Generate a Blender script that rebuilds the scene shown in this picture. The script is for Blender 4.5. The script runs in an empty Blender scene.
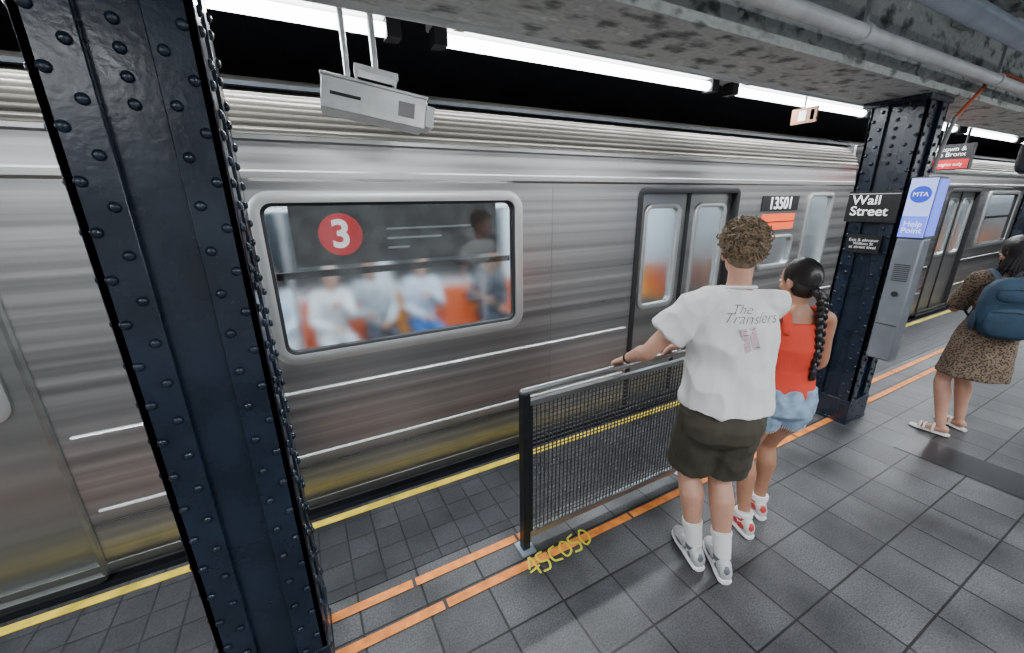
import bpy, bmesh, math, random
from mathutils import Vector as V, Matrix, noise
from mathutils.bvhtree import BVHTree
random.seed(7)
H=1.92
UP=V((0,0,1))
scene=bpy.context.scene
# ---------------------------------------------------------------- materials
def M(name,col,rough=.5,metal=0,bump=0,bs=60,var=0,vs=6,emit=None,es=0,st=(1,1,1),rv=0,spec=None,coat=0):
    m=bpy.data.materials.new(name);m.use_nodes=True
    nt=m.node_tree;N=nt.nodes;Lk=nt.links
    b=N['Principled BSDF'];b.inputs['Roughness'].default_value=rough;b.inputs['Metallic'].default_value=metal
    b.inputs['Base Color'].default_value=(*col,1)
    if spec is not None:b.inputs['Specular IOR Level'].default_value=spec
    if coat:b.inputs['Coat Weight'].default_value=coat
    if emit:
        b.inputs['Emission Color'].default_value=(*emit,1);b.inputs['Emission Strength'].default_value=es
    if var or bump or rv:
        tc=N.new('ShaderNodeTexCoord');mp=N.new('ShaderNodeMapping');mp.inputs['Scale'].default_value=st
        Lk.new(tc.outputs['Object'],mp.inputs[0])
    if var or rv:
        n=N.new('ShaderNodeTexNoise');n.inputs['Scale'].default_value=vs;n.inputs['Detail'].default_value=6
        Lk.new(mp.outputs[0],n.inputs['Vector'])
        r=N.new('ShaderNodeMapRange');r.inputs[1].default_value=.3;r.inputs[2].default_value=.7
        Lk.new(n.outputs[0],r.inputs[0])
        if var:
            mx=N.new('ShaderNodeMix');mx.data_type='RGBA'
            mx.inputs[6].default_value=(*[c*(1-var) for c in col],1);mx.inputs[7].default_value=(*[min(1,c*(1+var)) for c in col],1)
            Lk.new(r.outputs[0],mx.inputs[0]);Lk.new(mx.outputs[2],b.inputs['Base Color'])
        if rv:
            r2=N.new('ShaderNodeMapRange');r2.inputs[3].default_value=max(.02,rough-rv);r2.inputs[4].default_value=rough+rv
            Lk.new(r.outputs[0],r2.inputs[0]);Lk.new(r2.outputs[0],b.inputs['Roughness'])
    if bump:
        n2=N.new('ShaderNodeTexNoise');n2.inputs['Scale'].default_value=bs;n2.inputs['Detail'].default_value=4
        Lk.new(mp.outputs[0],n2.inputs['Vector'])
        bp=N.new('ShaderNodeBump');bp.inputs['Strength'].default_value=bump;bp.inputs['Distance'].default_value=.01
        Lk.new(n2.outputs[0],bp.inputs['Height']);Lk.new(bp.outputs[0],b.inputs['Normal'])
    return m
def ramp_mat(name,stops,scale,rough,metal=0,bump=.3,detail=8,st=(1,1,1),tex='noise'):
    m=M(name,(.5,.5,.5),rough,metal);nt=m.node_tree;N=nt.nodes;Lk=nt.links;b=N['Principled BSDF']
    tc=N.new('ShaderNodeTexCoord');mp=N.new('ShaderNodeMapping');mp.inputs['Scale'].default_value=st
    Lk.new(tc.outputs['Object'],mp.inputs[0])
    n=N.new('ShaderNodeTexNoise' if tex=='noise' else 'ShaderNodeTexVoronoi');n.inputs['Scale'].default_value=scale
    if tex=='noise':n.inputs['Detail'].default_value=detail
    Lk.new(mp.outputs[0],n.inputs['Vector'])
    cr=N.new('ShaderNodeValToRGB');e=cr.color_ramp.elements
    e[0].position=stops[0][0];e[0].color=(*stops[0][1],1);e[1].position=stops[-1][0];e[1].color=(*stops[-1][1],1)
    for p,c in stops[1:-1]:
        q=e.new(p);q.color=(*c,1)
    Lk.new(n.outputs[0],cr.inputs[0]);Lk.new(cr.outputs[0],b.inputs['Base Color'])
    if bump:
        bp=N.new('ShaderNodeBump');bp.inputs['Strength'].default_value=bump;bp.inputs['Distance'].default_value=.01
        Lk.new(n.outputs[0],bp.inputs['Height']);Lk.new(bp.outputs[0],b.inputs['Normal'])
    return m
def tile_mat(name,c1,c2,mort,size,rough,msize=.006,h=None,plane='xy',dark=None):
    m=M(name,c1,rough);nt=m.node_tree;N=nt.nodes;Lk=nt.links;b=N['Principled BSDF']
    tc=N.new('ShaderNodeTexCoord');src=tc.outputs['Object']
    if plane=='xz':
        s=N.new('ShaderNodeSeparateXYZ');c=N.new('ShaderNodeCombineXYZ');Lk.new(src,s.inputs[0])
        Lk.new(s.outputs[0],c.inputs[0]);Lk.new(s.outputs[2],c.inputs[1]);src=c.outputs[0]
    br=N.new('ShaderNodeTexBrick');br.offset=0 if plane=='xy' else .5
    br.inputs['Scale'].default_value=1;br.inputs['Brick Width'].default_value=size;br.inputs['Row Height'].default_value=h or size
    br.inputs['Mortar Size'].default_value=msize;br.inputs['Mortar Smooth'].default_value=.3
    br.inputs['Color1'].default_value=(*c1,1);br.inputs['Color2'].default_value=(*c2,1);br.inputs['Mortar'].default_value=(*mort,1)
    Lk.new(src,br.inputs['Vector'])
    n=N.new('ShaderNodeTexNoise');n.inputs['Scale'].default_value=2.4;n.inputs['Detail'].default_value=9;Lk.new(src,n.inputs['Vector'])
    r=N.new('ShaderNodeMapRange');r.inputs[1].default_value=.32;r.inputs[2].default_value=.68;r.inputs[3].default_value=.45;r.inputs[4].default_value=1.38
    Lk.new(n.outputs[0],r.inputs[0])
    n3=N.new('ShaderNodeTexNoise');n3.inputs['Scale'].default_value=120;n3.inputs['Detail'].default_value=2;Lk.new(src,n3.inputs['Vector'])
    r3=N.new('ShaderNodeMapRange');r3.inputs[1].default_value=.35;r3.inputs[2].default_value=.65;r3.inputs[3].default_value=.62;r3.inputs[4].default_value=1.38
    Lk.new(n3.outputs[0],r3.inputs[0])
    mu=N.new('ShaderNodeMath');mu.operation='MULTIPLY';Lk.new(r.outputs[0],mu.inputs[0]);Lk.new(r3.outputs[0],mu.inputs[1])
    vm=N.new('ShaderNodeVectorMath');vm.operation='SCALE';Lk.new(br.outputs['Color'],vm.inputs[0]);Lk.new(mu.outputs[0],vm.inputs['Scale'])
    Lk.new(vm.outputs[0],b.inputs['Base Color'])
    rr=N.new('ShaderNodeMapRange');rr.inputs[3].default_value=rough-.1;rr.inputs[4].default_value=rough+.15;Lk.new(n.outputs[0],rr.inputs[0]);Lk.new(rr.outputs[0],b.inputs['Roughness'])
    iv=N.new('ShaderNodeMath');iv.operation='SUBTRACT';iv.inputs[0].default_value=1;Lk.new(br.outputs['Fac'],iv.inputs[1])
    bp=N.new('ShaderNodeBump');bp.inputs['Strength'].default_value=.5;bp.inputs['Distance'].default_value=.004
    Lk.new(iv.outputs[0],bp.inputs['Height']);Lk.new(bp.outputs[0],b.inputs['Normal'])
    return m
def glass_mat(name,tint,refl=.12,blur=0):
    m=bpy.data.materials.new(name);m.use_nodes=True;nt=m.node_tree;N=nt.nodes;N.clear();Lk=nt.links
    o=N.new('ShaderNodeOutputMaterial');mx=N.new('ShaderNodeMixShader');g=N.new('ShaderNodeBsdfGlossy')
    if blur:
        t=N.new('ShaderNodeBsdfRefraction');t.inputs['IOR'].default_value=1.2;t.inputs['Roughness'].default_value=blur
    else:t=N.new('ShaderNodeBsdfTransparent')
    t.inputs[0].default_value=(*tint,1);g.inputs['Roughness'].default_value=.05
    mx.inputs[0].default_value=refl;Lk.new(t.outputs[0],mx.inputs[1]);Lk.new(g.outputs[0],mx.inputs[2]);Lk.new(mx.outputs[0],o.inputs[0])
    return m
navy=M('navy_paint',(.008,.015,.029),.28,0,bump=.10,bs=45,var=.35,vs=5,rv=.08)
steel=M('brushed_steel',(.38,.38,.375),.34,.93,bump=.02,bs=14,var=.32,vs=2.0,st=(.04,1,9),rv=.08)
steel_door=M('door_steel',(.33,.34,.33),.36,.9,var=.16,vs=2,st=(.1,1,5),rv=.05)
bright=M('bright_steel',(.85,.86,.87),.25,.7)
frame_m=M('window_frame_alu',(.58,.59,.58),.3,.75)
roofm=M('roof_corrugated',(.16,.152,.135),.42,.8,var=.4,vs=2,st=(.25,1,3))
rubber=M('black_rubber',(.010,.010,.012),.6)
dark=M('tunnel_dark',(.012,.015,.021),.8,var=.5,vs=3)
inter=M('train_interior_panel',(.70,.77,.82),.4)
glass=glass_mat('tinted_glass',(.93,.96,.98),.09,.26)
glass2=glass_mat('door_glass',(.93,.97,.99),.12,.30)
darkwin=M('dark_window',(.02,.025,.03),.35)
orange=M('orange_seat',(.72,.13,.03),.4);seaty=M('seat_yellow',(.8,.35,.05),.4)
tube_e=M('fluorescent_tube',(1,1,1),.5,emit=(.95,.98,1),es=15)
intlamp=M('train_lamp',(1,1,1),.5,emit=(.82,.93,1),es=23)
white_hood=M('lamp_housing_white',(.60,.62,.62),.4,.2)
blackm=M('sign_black',(.01,.01,.012),.35)
whitem=M('sign_white',(.85,.85,.85),.5)
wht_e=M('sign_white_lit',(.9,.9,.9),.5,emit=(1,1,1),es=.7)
red=M('sign_red',(.7,.01,.02),.4,emit=(.9,.01,.02),es=.3)
paint=ramp_mat('peeling_paint',[(.30,(.05,.055,.052)),(.38,(.17,.185,.175)),(.44,(.34,.365,.35)),(.52,(.50,.525,.51)),(.60,(.40,.425,.41)),(.74,(.68,.69,.675))],11,.55,bump=.5,st=(.7,1.2,1.2),detail=12)
ceilm=ramp_mat('ceiling_paint',[(.30,(.20,.22,.26)),(.42,(.36,.40,.47)),(.5,(.42,.47,.55)),(.7,(.52,.57,.64))],5,.55,bump=.3,detail=10)
pipem=M('painted_pipe',(.60,.62,.63),.4,var=.2,vs=5)
galv=M('galvanized',(.55,.56,.56),.38,.6,var=.15,vs=10)
yel=M('yellow_paint',(.60,.45,.03),.6,var=.35,vs=9)
org=M('orange_paint',(.78,.24,.04),.6,var=.3,vs=14)
skin1=M('skin_light',(.52,.28,.195),.5,var=.06,vs=20)
skin2=M('skin_tan',(.38,.19,.115),.5,var=.06,vs=20)
skin1.node_tree.nodes['Principled BSDF'].inputs['Subsurface Weight'].default_value=.05
lipm=M('lips',(.45,.14,.12),.4)
eyew=M('eye_white',(.8,.8,.78),.2);irism=M('iris',(.05,.03,.02),.15)
floorm=tile_mat('platform_tiles',(.058,.059,.063),(.092,.094,.097),(.009,.009,.009),.305,.40)
edgem=tile_mat('edge_tiles',(.021,.023,.027),(.035,.037,.042),(.007,.007,.008),.1525,.42,.005)
wallm=tile_mat('wall_tiles',(.55,.56,.55),(.62,.62,.6),(.2,.2,.2),.16,.25,.004,h=.08,plane='xz')

# ---------------------------------------------------------------- mesh builder
class MB:
    def __init__(s):s.v=[];s.f=[];s.m=[];s.mats=[]
    def mi(s,m):
        if m not in s.mats:s.mats.append(m)
        return s.mats.index(m)
    def add(s,vs,fs,m):
        o=len(s.v);s.v+=[V(a) for a in vs];k=s.mi(m)
        for f in fs:s.f.append(tuple(o+i for i in f));s.m.append(k)
    def box(s,x0,x1,y0,y1,z0,z1,m):
        s.add([(x,y,z) for z in(z0,z1) for y in(y0,y1) for x in(x0,x1)],[(0,2,3,1),(4,5,7,6),(0,1,5,4),(2,6,7,3),(0,4,6,2),(1,3,7,5)],m)
    def obox(s,c,a,b,d,m):
        c=V(c);a=V(a);b=V(b);d=V(d)
        s.add([c+a*i+b*j+d*k for k in(-1,1) for j in(-1,1) for i in(-1,1)],[(0,2,3,1),(4,5,7,6),(0,1,5,4),(2,6,7,3),(0,4,6,2),(1,3,7,5)],m)
    def rings(s,R,m,cap=True):
        n=len(R[0]);vs=[p for r in R for p in r];fs=[]
        for i in range(len(R)-1):
            for j in range(n):
                fs.append((i*n+j,i*n+(j+1)%n,(i+1)*n+(j+1)%n,(i+1)*n+j))
        if cap:fs.append(tuple(range(n)));fs.append(tuple((len(R)-1)*n+j for j in range(n)))
        s.add(vs,fs,m)
    def loft(s,R,m,n=24,cap=True):
        out=[]
        for r in R:
            c,u,v=V(r[0]),V(r[1]),V(r[2]);p=r[3] if len(r)>3 else 1;am=r[4] if len(r)>4 else 0;k=r[5] if len(r)>5 else 0
            ring=[]
            for j in range(n):
                t=2*math.pi*j/n;co,si=math.cos(t),math.sin(t);q=1+am*math.sin(k*t)
                ring.append(c+u*(math.copysign(abs(co)**p,co)*q)+v*(math.copysign(abs(si)**p,si)*q))
            out.append(ring)
        s.rings(out,m,cap)
    def cyl(s,p,q,r,m,n=12,r2=None):
        p=V(p);q=V(q);d=(q-p).normalized();a=d.orthogonal().normalized();b=d.cross(a);r2=r if r2 is None else r2
        s.rings([[p+(a*math.cos(2*math.pi*j/n)+b*math.sin(2*math.pi*j/n))*r for j in range(n)],[q+(a*math.cos(2*math.pi*j/n)+b*math.sin(2*math.pi*j/n))*r2 for j in range(n)]],m)
    def ell(s,c,a,b,d,m,n=14,k=9):
        c=V(c);a=V(a);b=V(b);d=V(d);vs=[c+d];fs=[]
        for i in range(1,k):
            ph=math.pi*i/k
            for j in range(n):
                t=2*math.pi*j/n;vs.append(c+(a*math.cos(t)+b*math.sin(t))*math.sin(ph)+d*math.cos(ph))
        vs.append(c-d)
        for j in range(n):
            fs.append((0,1+j,1+(j+1)%n))
            for i in range(k-2):fs.append((1+i*n+j,1+(i+1)*n+j,1+(i+1)*n+(j+1)%n,1+i*n+(j+1)%n))
            fs.append((len(vs)-1,1+(k-2)*n+(j+1)%n,1+(k-2)*n+j))
        s.add(vs,fs,m)
    def sph(s,c,r,m,n=12,k=8):s.ell(c,(r,0,0),(0,r,0),(0,0,r),m,n,k)
    def tube(s,P,R,m,n=10,sub=5,round_=True,flat=1,fn=None):
        P=[V(p) for p in P]
        if not hasattr(R,'__len__'):R=[R]*len(P)
        pts=[];rad=[]
        for i in range(len(P)-1):
            p0=P[i-1] if i else P[0]*2-P[1];p1=P[i];p2=P[i+1];p3=P[i+2] if i+2<len(P) else P[-1]*2-P[-2]
            for j in range(sub):
                t=j/sub;pts.append(.5*((2*p1)+(p2-p0)*t+(2*p0-5*p1+4*p2-p3)*t*t+(3*p1-p0-3*p2+p3)*t**3));rad.append(R[i]*(1-t)+R[i+1]*t)
        pts.append(P[-1]);rad.append(R[-1])
        rings=[];a=None
        for i,p in enumerate(pts):
            d=(pts[min(i+1,len(pts)-1)]-pts[max(i-1,0)])
            if d.length<1e-9:d=V((0,0,1))
            d.normalize()
            if a is None:a=(V(fn)-d*d.dot(V(fn))).normalized() if fn else d.orthogonal().normalized()
            a=(a-d*a.dot(d)).normalized();b=d.cross(a)
            rings.append([p+(a*math.cos(2*math.pi*j/n)*flat+b*math.sin(2*math.pi*j/n))*rad[i] for j in range(n)])
        s.rings(rings,m)
        if round_:
            s.sph(pts[0],rad[0]*.985,m,n,6);s.sph(pts[-1],rad[-1]*.985,m,n,6)
    def dome(s,c,nrm,r,m,n=10):
        c=V(c);nrm=V(nrm);a=nrm.orthogonal().normalized();b=nrm.cross(a);R=[]
        for ph in(0,.4,.8,1.2):
            rr=r*math.cos(ph);h=r*.8*math.sin(ph);R.append([c+nrm*h+(a*math.cos(2*math.pi*j/n)+b*math.sin(2*math.pi*j/n))*rr for j in range(n)])
        s.rings(R,m)
    def obj(s,name,parent=None,smooth=40,bevel=0):
        me=bpy.data.meshes.new(name);me.from_pydata(s.v,[],s.f)
        for m in s.mats:me.materials.append(m)
        me.polygons.foreach_set('material_index',s.m);me.update()
        bm=bmesh.new();bm.from_mesh(me);bmesh.ops.recalc_face_normals(bm,faces=bm.faces);bm.to_mesh(me);bm.free()
        if smooth:
            me.shade_smooth();me.set_sharp_from_angle(angle=math.radians(smooth))
        ob=bpy.data.objects.new(name,me);scene.collection.objects.link(ob)
        if parent:ob.parent=parent
        if bevel:
            b=ob.modifiers.new('b','BEVEL');b.width=bevel;b.segments=2;b.limit_method='ANGLE'
        return ob
def empty(name):
    e=bpy.data.objects.new(name,None);scene.collection.objects.link(e);e.empty_display_size=.1;return e
def bake(ob,smooth=True):
    dg=bpy.context.evaluated_depsgraph_get();dg.update();ev=ob.evaluated_get(dg)
    me=bpy.data.meshes.new_from_object(ev);mats=[m for m in ob.data.materials]
    ob.modifiers.clear();ob.data=me
    if len(me.materials)==0:
        for m in mats:me.materials.append(m)
    if smooth is True:me.shade_smooth()
    elif smooth:me.shade_smooth();me.set_sharp_from_angle(angle=math.radians(smooth))
    return ob
def remesh(ob,vox,it=3):
    r=ob.modifiers.new('r','REMESH');r.mode='VOXEL';r.voxel_size=vox
    s=ob.modifiers.new('s','SMOOTH');s.factor=.5;s.iterations=it
    return bake(ob)
def wrinkle(ob,amp,fr,st=(1,1,1),seed=0):
    me=ob.data;ns=[v.normal.copy() for v in me.vertices]
    for v,n in zip(me.vertices,ns):
        p=V((v.co.x*st[0]*fr+seed,v.co.y*st[1]*fr,v.co.z*st[2]*fr))
        w=noise.noise(p);w2=noise.noise(p*2.3+V((5,1,2)))
        v.co+=n*amp*((1-2*abs(w)*1.6)*.9+w2*.5-.1)
    me.update()
def text(name,body,size,loc,xd,yd,m,parent=None,ext=.002,shear=0,align='CENTER',bold=0):
    cu=bpy.data.curves.new(name,'FONT');cu.body=body;cu.size=size;cu.extrude=ext;cu.align_x=align;cu.align_y='CENTER';cu.shear=shear;cu.offset=bold;cu.space_line=.85
    ob=bpy.data.objects.new(name,cu);scene.collection.objects.link(ob)
    ob.data.materials.append(m)
    dg=bpy.context.evaluated_depsgraph_get();me=bpy.data.meshes.new_from_object(ob.evaluated_get(dg))
    bpy.data.objects.remove(ob);me.name=name
    xd=V(xd).normalized();yd=V(yd).normalized();zd=xd.cross(yd)
    mt=Matrix(((xd.x,yd.x,zd.x,loc[0]),(xd.y,yd.y,zd.y,loc[1]),(xd.z,yd.z,zd.z,loc[2]),(0,0,0,1)))
    me.transform(mt)
    if not me.materials:me.materials.append(m)
    o=bpy.data.objects.new(name,me);scene.collection.objects.link(o)
    if parent:o.parent=parent
    return o
def rr(x0,x1,z0,z1,r,n=6):
    P=[]
    for cx,cz,a0 in((x1-r,z1-r,0),(x0+r,z1-r,90),(x0+r,z0+r,180),(x1-r,z0+r,270)):
        for i in range(n+1):
            t=math.radians(a0+90*i/n);P.append((cx+r*math.cos(t),cz+r*math.sin(t)))
    return P
def prism(B,loop,y0,y1,m):B.rings([[V((x,y0,z)) for x,z in loop],[V((x,y1,z)) for x,z in loop]],m)
def ringframe(B,x0,x1,z0,z1,r,w,y0,y1,m):
    o=rr(x0,x1,z0,z1,r);i=rr(x0+w,x1-w,z0+w,z1-w,max(.01,r-w));n=len(o)
    vs=[V((x,y0,z)) for x,z in o]+[V((x,y0-.006,z)) for x,z in rr(x0+w*.35,x1-w*.35,z0+w*.35,z1-w*.35,max(.01,r-w*.35))]+[V((x,y0,z)) for x,z in i]+[V((x,y1,z)) for x,z in i]+[V((x,y1,z)) for x,z in o]
    fs=[]
    for k in range(5):
        for j in range(n):
            a=k*n;b=((k+1)%5)*n;fs.append((a+j,a+(j+1)%n,b+(j+1)%n,b+j))
    B.add(vs,fs,m)
def boolcut(ob,cut):
    m=ob.modifiers.new('c','BOOLEAN');m.operation='DIFFERENCE';m.object=cut;m.solver='EXACT'
    bake(ob,30);bpy.data.objects.remove(cut)

# ---------------------------------------------------------------- room shell
X0,X1=-7.5,26
b=MB();b.box(X0,X1,-3.5,2.30,-.35,0,floorm);b.obj('floor',smooth=0)
b=MB();b.box(X0,X1,1.76,2.31,.0005,.005,edgem)
b.obj('tactile_edge_strip',smooth=0)
b=MB();b.box(X0,X1,2.30,2.425,-.35,.003,edgem);b.box(X0,X1,2.335,2.390,-.0,.007,yel);b.box(X0,X1,2.395,2.43,-.30,-.001,dark);b.obj('trim_platform_edge',smooth=0)
b=MB()
for yc,ph in((.872*H,0),(.772*H,.1)):
    x=-4.0+ph
    while x<14:
        Ln=.60+.02*random.random();b.box(x,x+Ln-.012,yc-.024,yc+.024,.005,.0068,org);x+=Ln+.006
b.obj('trim_orange_lines',smooth=0)
b=MB();b.box(X0,X1,2.42,6.3,-1.3,-1.2,dark);b.obj('floor_trackbed',smooth=0)
b=MB()
for y in(3.1,4.55):
    b.box(X0,X1,y-.035,y+.035,-1.2,-1.05,steel_door)
b.obj('track_rails',smooth=0)
b=MB();b.box(X0,X1,6.2,6.4,-1.3,3.4,dark);b.obj('wall_tunnel',smooth=0)
b=MB();b.box(X0,X1,-3.7,-3.5,-.1,3.4,wallm);b.obj('wall_platform',smooth=0)
b=MB();b.box(X0-.2,X0,-3.7,6.4,-1.3,3.4,dark);b.obj('wall_left',smooth=0)
b=MB();b.box(X1,X1+.2,-3.7,6.4,-1.3,3.4,dark);b.obj('wall_right',smooth=0)
b=MB();b.box(X0,X1,-3.7,1.5,3.25,3.4,ceilm);b.box(X0,X1,1.5,6.4,3.25,3.4,dark);b.obj('ceiling',smooth=0)

COLX=[-4.9,-.465,4.03,8.46,12.9,17.3]
b=MB();b.box(X0,X1,1.33,1.74,2.60,2.64,paint);b.box(X0,X1,1.40,1.67,2.64,3.25,paint);
b.box(X0,X1,1.37,1.40,2.64,2.76,paint);b.box(X0,X1,1.67,1.70,2.64,2.76,paint)
x=X0+.1
while x<16:
    b.dome((x,1.37,2.70),(0,-1,0),.018,paint);x+=.16
b.obj('trim_ceiling_girder',smooth=30)
for cx in COLX:
    b=MB();b.box(cx+.05,cx+.26,-3.5,1.39,3.0,3.03,paint);b.box(cx+.13,cx+.18,-3.5,1.39,3.03,3.25,paint)
    b.obj('trim_cross_beam',smooth=0)
def pipe(name,y,z,r,m,hang=True):
    b=MB();b.cyl((X0+.05,y,z),(X1-.05,y,z),r,m,14);x=X0+.6
    while x<X1-.5:
        b.cyl((x,y,z),(x+.04,y,z),r*1.25,m,14)
        b.box(x+.01,x+.03,y-.008,y+.008,z+r,3.249,galv);x+=1.9
    b.obj(name)
bgp=M('blue_grey_pipe',(.45,.52,.62),.35,var=.15)
pipe('ceiling_pipe',1.22,2.69,.035,pipem);pipe('ceiling_pipe',1.06,2.84,.055,bgp)
pipe('conduit_pipe',.82,2.80,.03,pipem);pipe('conduit_pipe',.70,2.80,.018,galv)
pipe('conduit_pipe',1.80,2.615,.020,white_hood)

# ---------------------------------------------------------------- columns
def column(cx,cy0=1.38,cy1=1.71,w=.33):
    b=MB();x0,x1=cx,cx+w;z1=2.6
    b.box(x0+.03,x1-.03,cy0+.024,cy1-.024,0.02,z1,navy)
    a=.105
    for (ax,ay) in((x0,cy0),(x1,cy0),(x0,cy1),(x1,cy1)):
        sx=1 if ax==x0 else -1;sy=1 if ay==cy0 else -1
        xa,xb=sorted((ax,ax+sx*a));ya,yb=sorted((ay,ay+sy*.022));b.box(xa,xb,ya,yb,.02,z1,navy)
        xa,xb=sorted((ax,ax+sx*.022));ya,yb=sorted((ay,ay+sy*a));b.box(xa,xb,ya,yb,.02,z1,navy)
    z=.12;k=0
    while z<z1-.05:
        o=.03 if k%2 else .078
        for xx in(x0+o,x1-o):
            b.dome((xx,cy0,z),(0,-1,0),.0148,navy);b.dome((xx,cy1,z),(0,1,0),.0148,navy)
        for yy in(cy0+o,cy1-o):
            b.dome((x0,yy,z),(-1,0,0),.0148,navy);b.dome((x1,yy,z),(1,0,0),.0148,navy)
        if z>2.12:
            b.dome((x0+.165,cy0+.024,z),(0,-1,0),.0148,navy);b.dome((x0+.03,(cy0+cy1)/2,z),(-1,0,0),.0148,navy)
        z+=.060;k+=1
    b.box(x0-.010,x1+.010,cy0-.010,cy1+.010,0,.03,navy);b.box(x0-.006,x1+.006,cy0-.006,cy1+.006,.03,.22,navy)
    b.box(x0-.03,x1+.03,cy0-.012,cy1+.05,2.56,2.60,navy)
    b.obj('support_column',bevel=.003)
for cx in COLX:column(cx)

# ---------------------------------------------------------------- lights
def lamp(x0,x1,y,z,en,r=.031):
    e=empty('fluorescent_light');b=MB()
    b.loft([((x0,y+.02,z+.075),(0,.075,0),(0,0,.030),.6),((x1,y+.02,z+.075),(0,.075,0),(0,0,.030),.6)],white_hood,16)
    for xx in(x0,x1-.07):b.box(xx,xx+.07,y-.045,y+.045,z-.038,z+.05,rubber)
    for xx in(x0+.3,x1-.3):b.cyl((xx,y,z+.1),(xx,y,3.249),.012,galv,8)
    b.obj('housing',e)
    b=MB();b.cyl((x0+.07,y,z),(x1-.07,y,z),r,tube_e,12);b.obj('tube',e)
    l=bpy.data.lights.new('lamp','AREA');l.shape='RECTANGLE';l.size=x1-x0-.16;l.size_y=.04;l.energy=en;l.color=(.92,.96,1)
    o=bpy.data.objects.new('lamp',l);scene.collection.objects.link(o);o.location=((x0+x1)/2,y,z-.034);o.parent=e
x=-6.39
for i in range(10):
    lamp(x,x+2.22,2.33,2.735,46);x+=2.39
x=-6.4  # rear row: unseen lamps added behind the camera to light the platform
for i in range(7):
    lamp(x,x+2.26,-1.3,2.85,98,.026);x+=3.3

# ---------------------------------------------------------------- train
T=2.55
def roof_profile():
    P=[(T,2.04),(T-.018,2.055),(T-.018,2.085),(T,2.095),(T+.012,2.23),(T-.006,2.24),(T-.006,2.26)]
    ctrl=[V((T+.02,2.265)),V((T+.05,2.42)),V((T+.16,2.53)),V((T+.42,2.60))]
    n=12;sub=6
    for i in range(n*sub+1):
        t=i/(n*sub);p=ctrl[0]*(1-t)**3+ctrl[1]*3*t*(1-t)**2+ctrl[2]*3*t*t*(1-t)+ctrl[3]*t**3
        d=(ctrl[1]-ctrl[0])*3*(1-t)**2+(ctrl[2]-ctrl[1])*6*t*(1-t)+(ctrl[3]-ctrl[2])*3*t*t;d.normalize();nn=V((-d.y,d.x))
        p=p+nn*(.017*abs(math.sin(math.pi*i/sub)))
        P.append((p.x,p.y))
    P.append((T+.8,2.64));P.append((T+1.27,2.66))
    m=[(2*(T+1.27)-y,z) for y,z in P[:-1]][::-1]
    return P+m
def extr(B,P,x0,x1,m,mlow=None,k=7):
    n=len(P);vs=[V((x0,y,z)) for y,z in P]+[V((x1,y,z)) for y,z in P]
    B.add(vs,[(i,i+1,n+i+1,n+i) for i in range(n-1) if i>=k],m)
    if mlow:B.add(vs,[(i,i+1,n+i+1,n+i) for i in range(k)],mlow)
def seat_row(b,x0,x1):
    yb=T+2.44;n=max(1,int((x1-x0)/.46));w=(x1-x0)/n
    for i in range(n):
        c=x0+w*(i+.5);mm=orange if i%3 else seaty
        b.loft([((c,yb-.22,.40),(w*.46,0,0),(0,.2,0),.5),((c,yb-.24,.45),(w*.48,0,0),(0,.22,0),.5),((c,yb-.22,.445),(w*.35,0,0),(0,.14,0),.5)],mm,20)
        b.loft([((c,yb-.09,.45),(w*.48,0,0),(0,.035,0),.6),((c,yb-.04,.70),(w*.47,0,0),(0,.03,0),.6),((c,yb-.02,.88),(w*.42,0,0),(0,.025,0),.6)],mm,20)
    b.box(x0,x1,yb-.3,yb-.05,.05,.38,galv)
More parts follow.
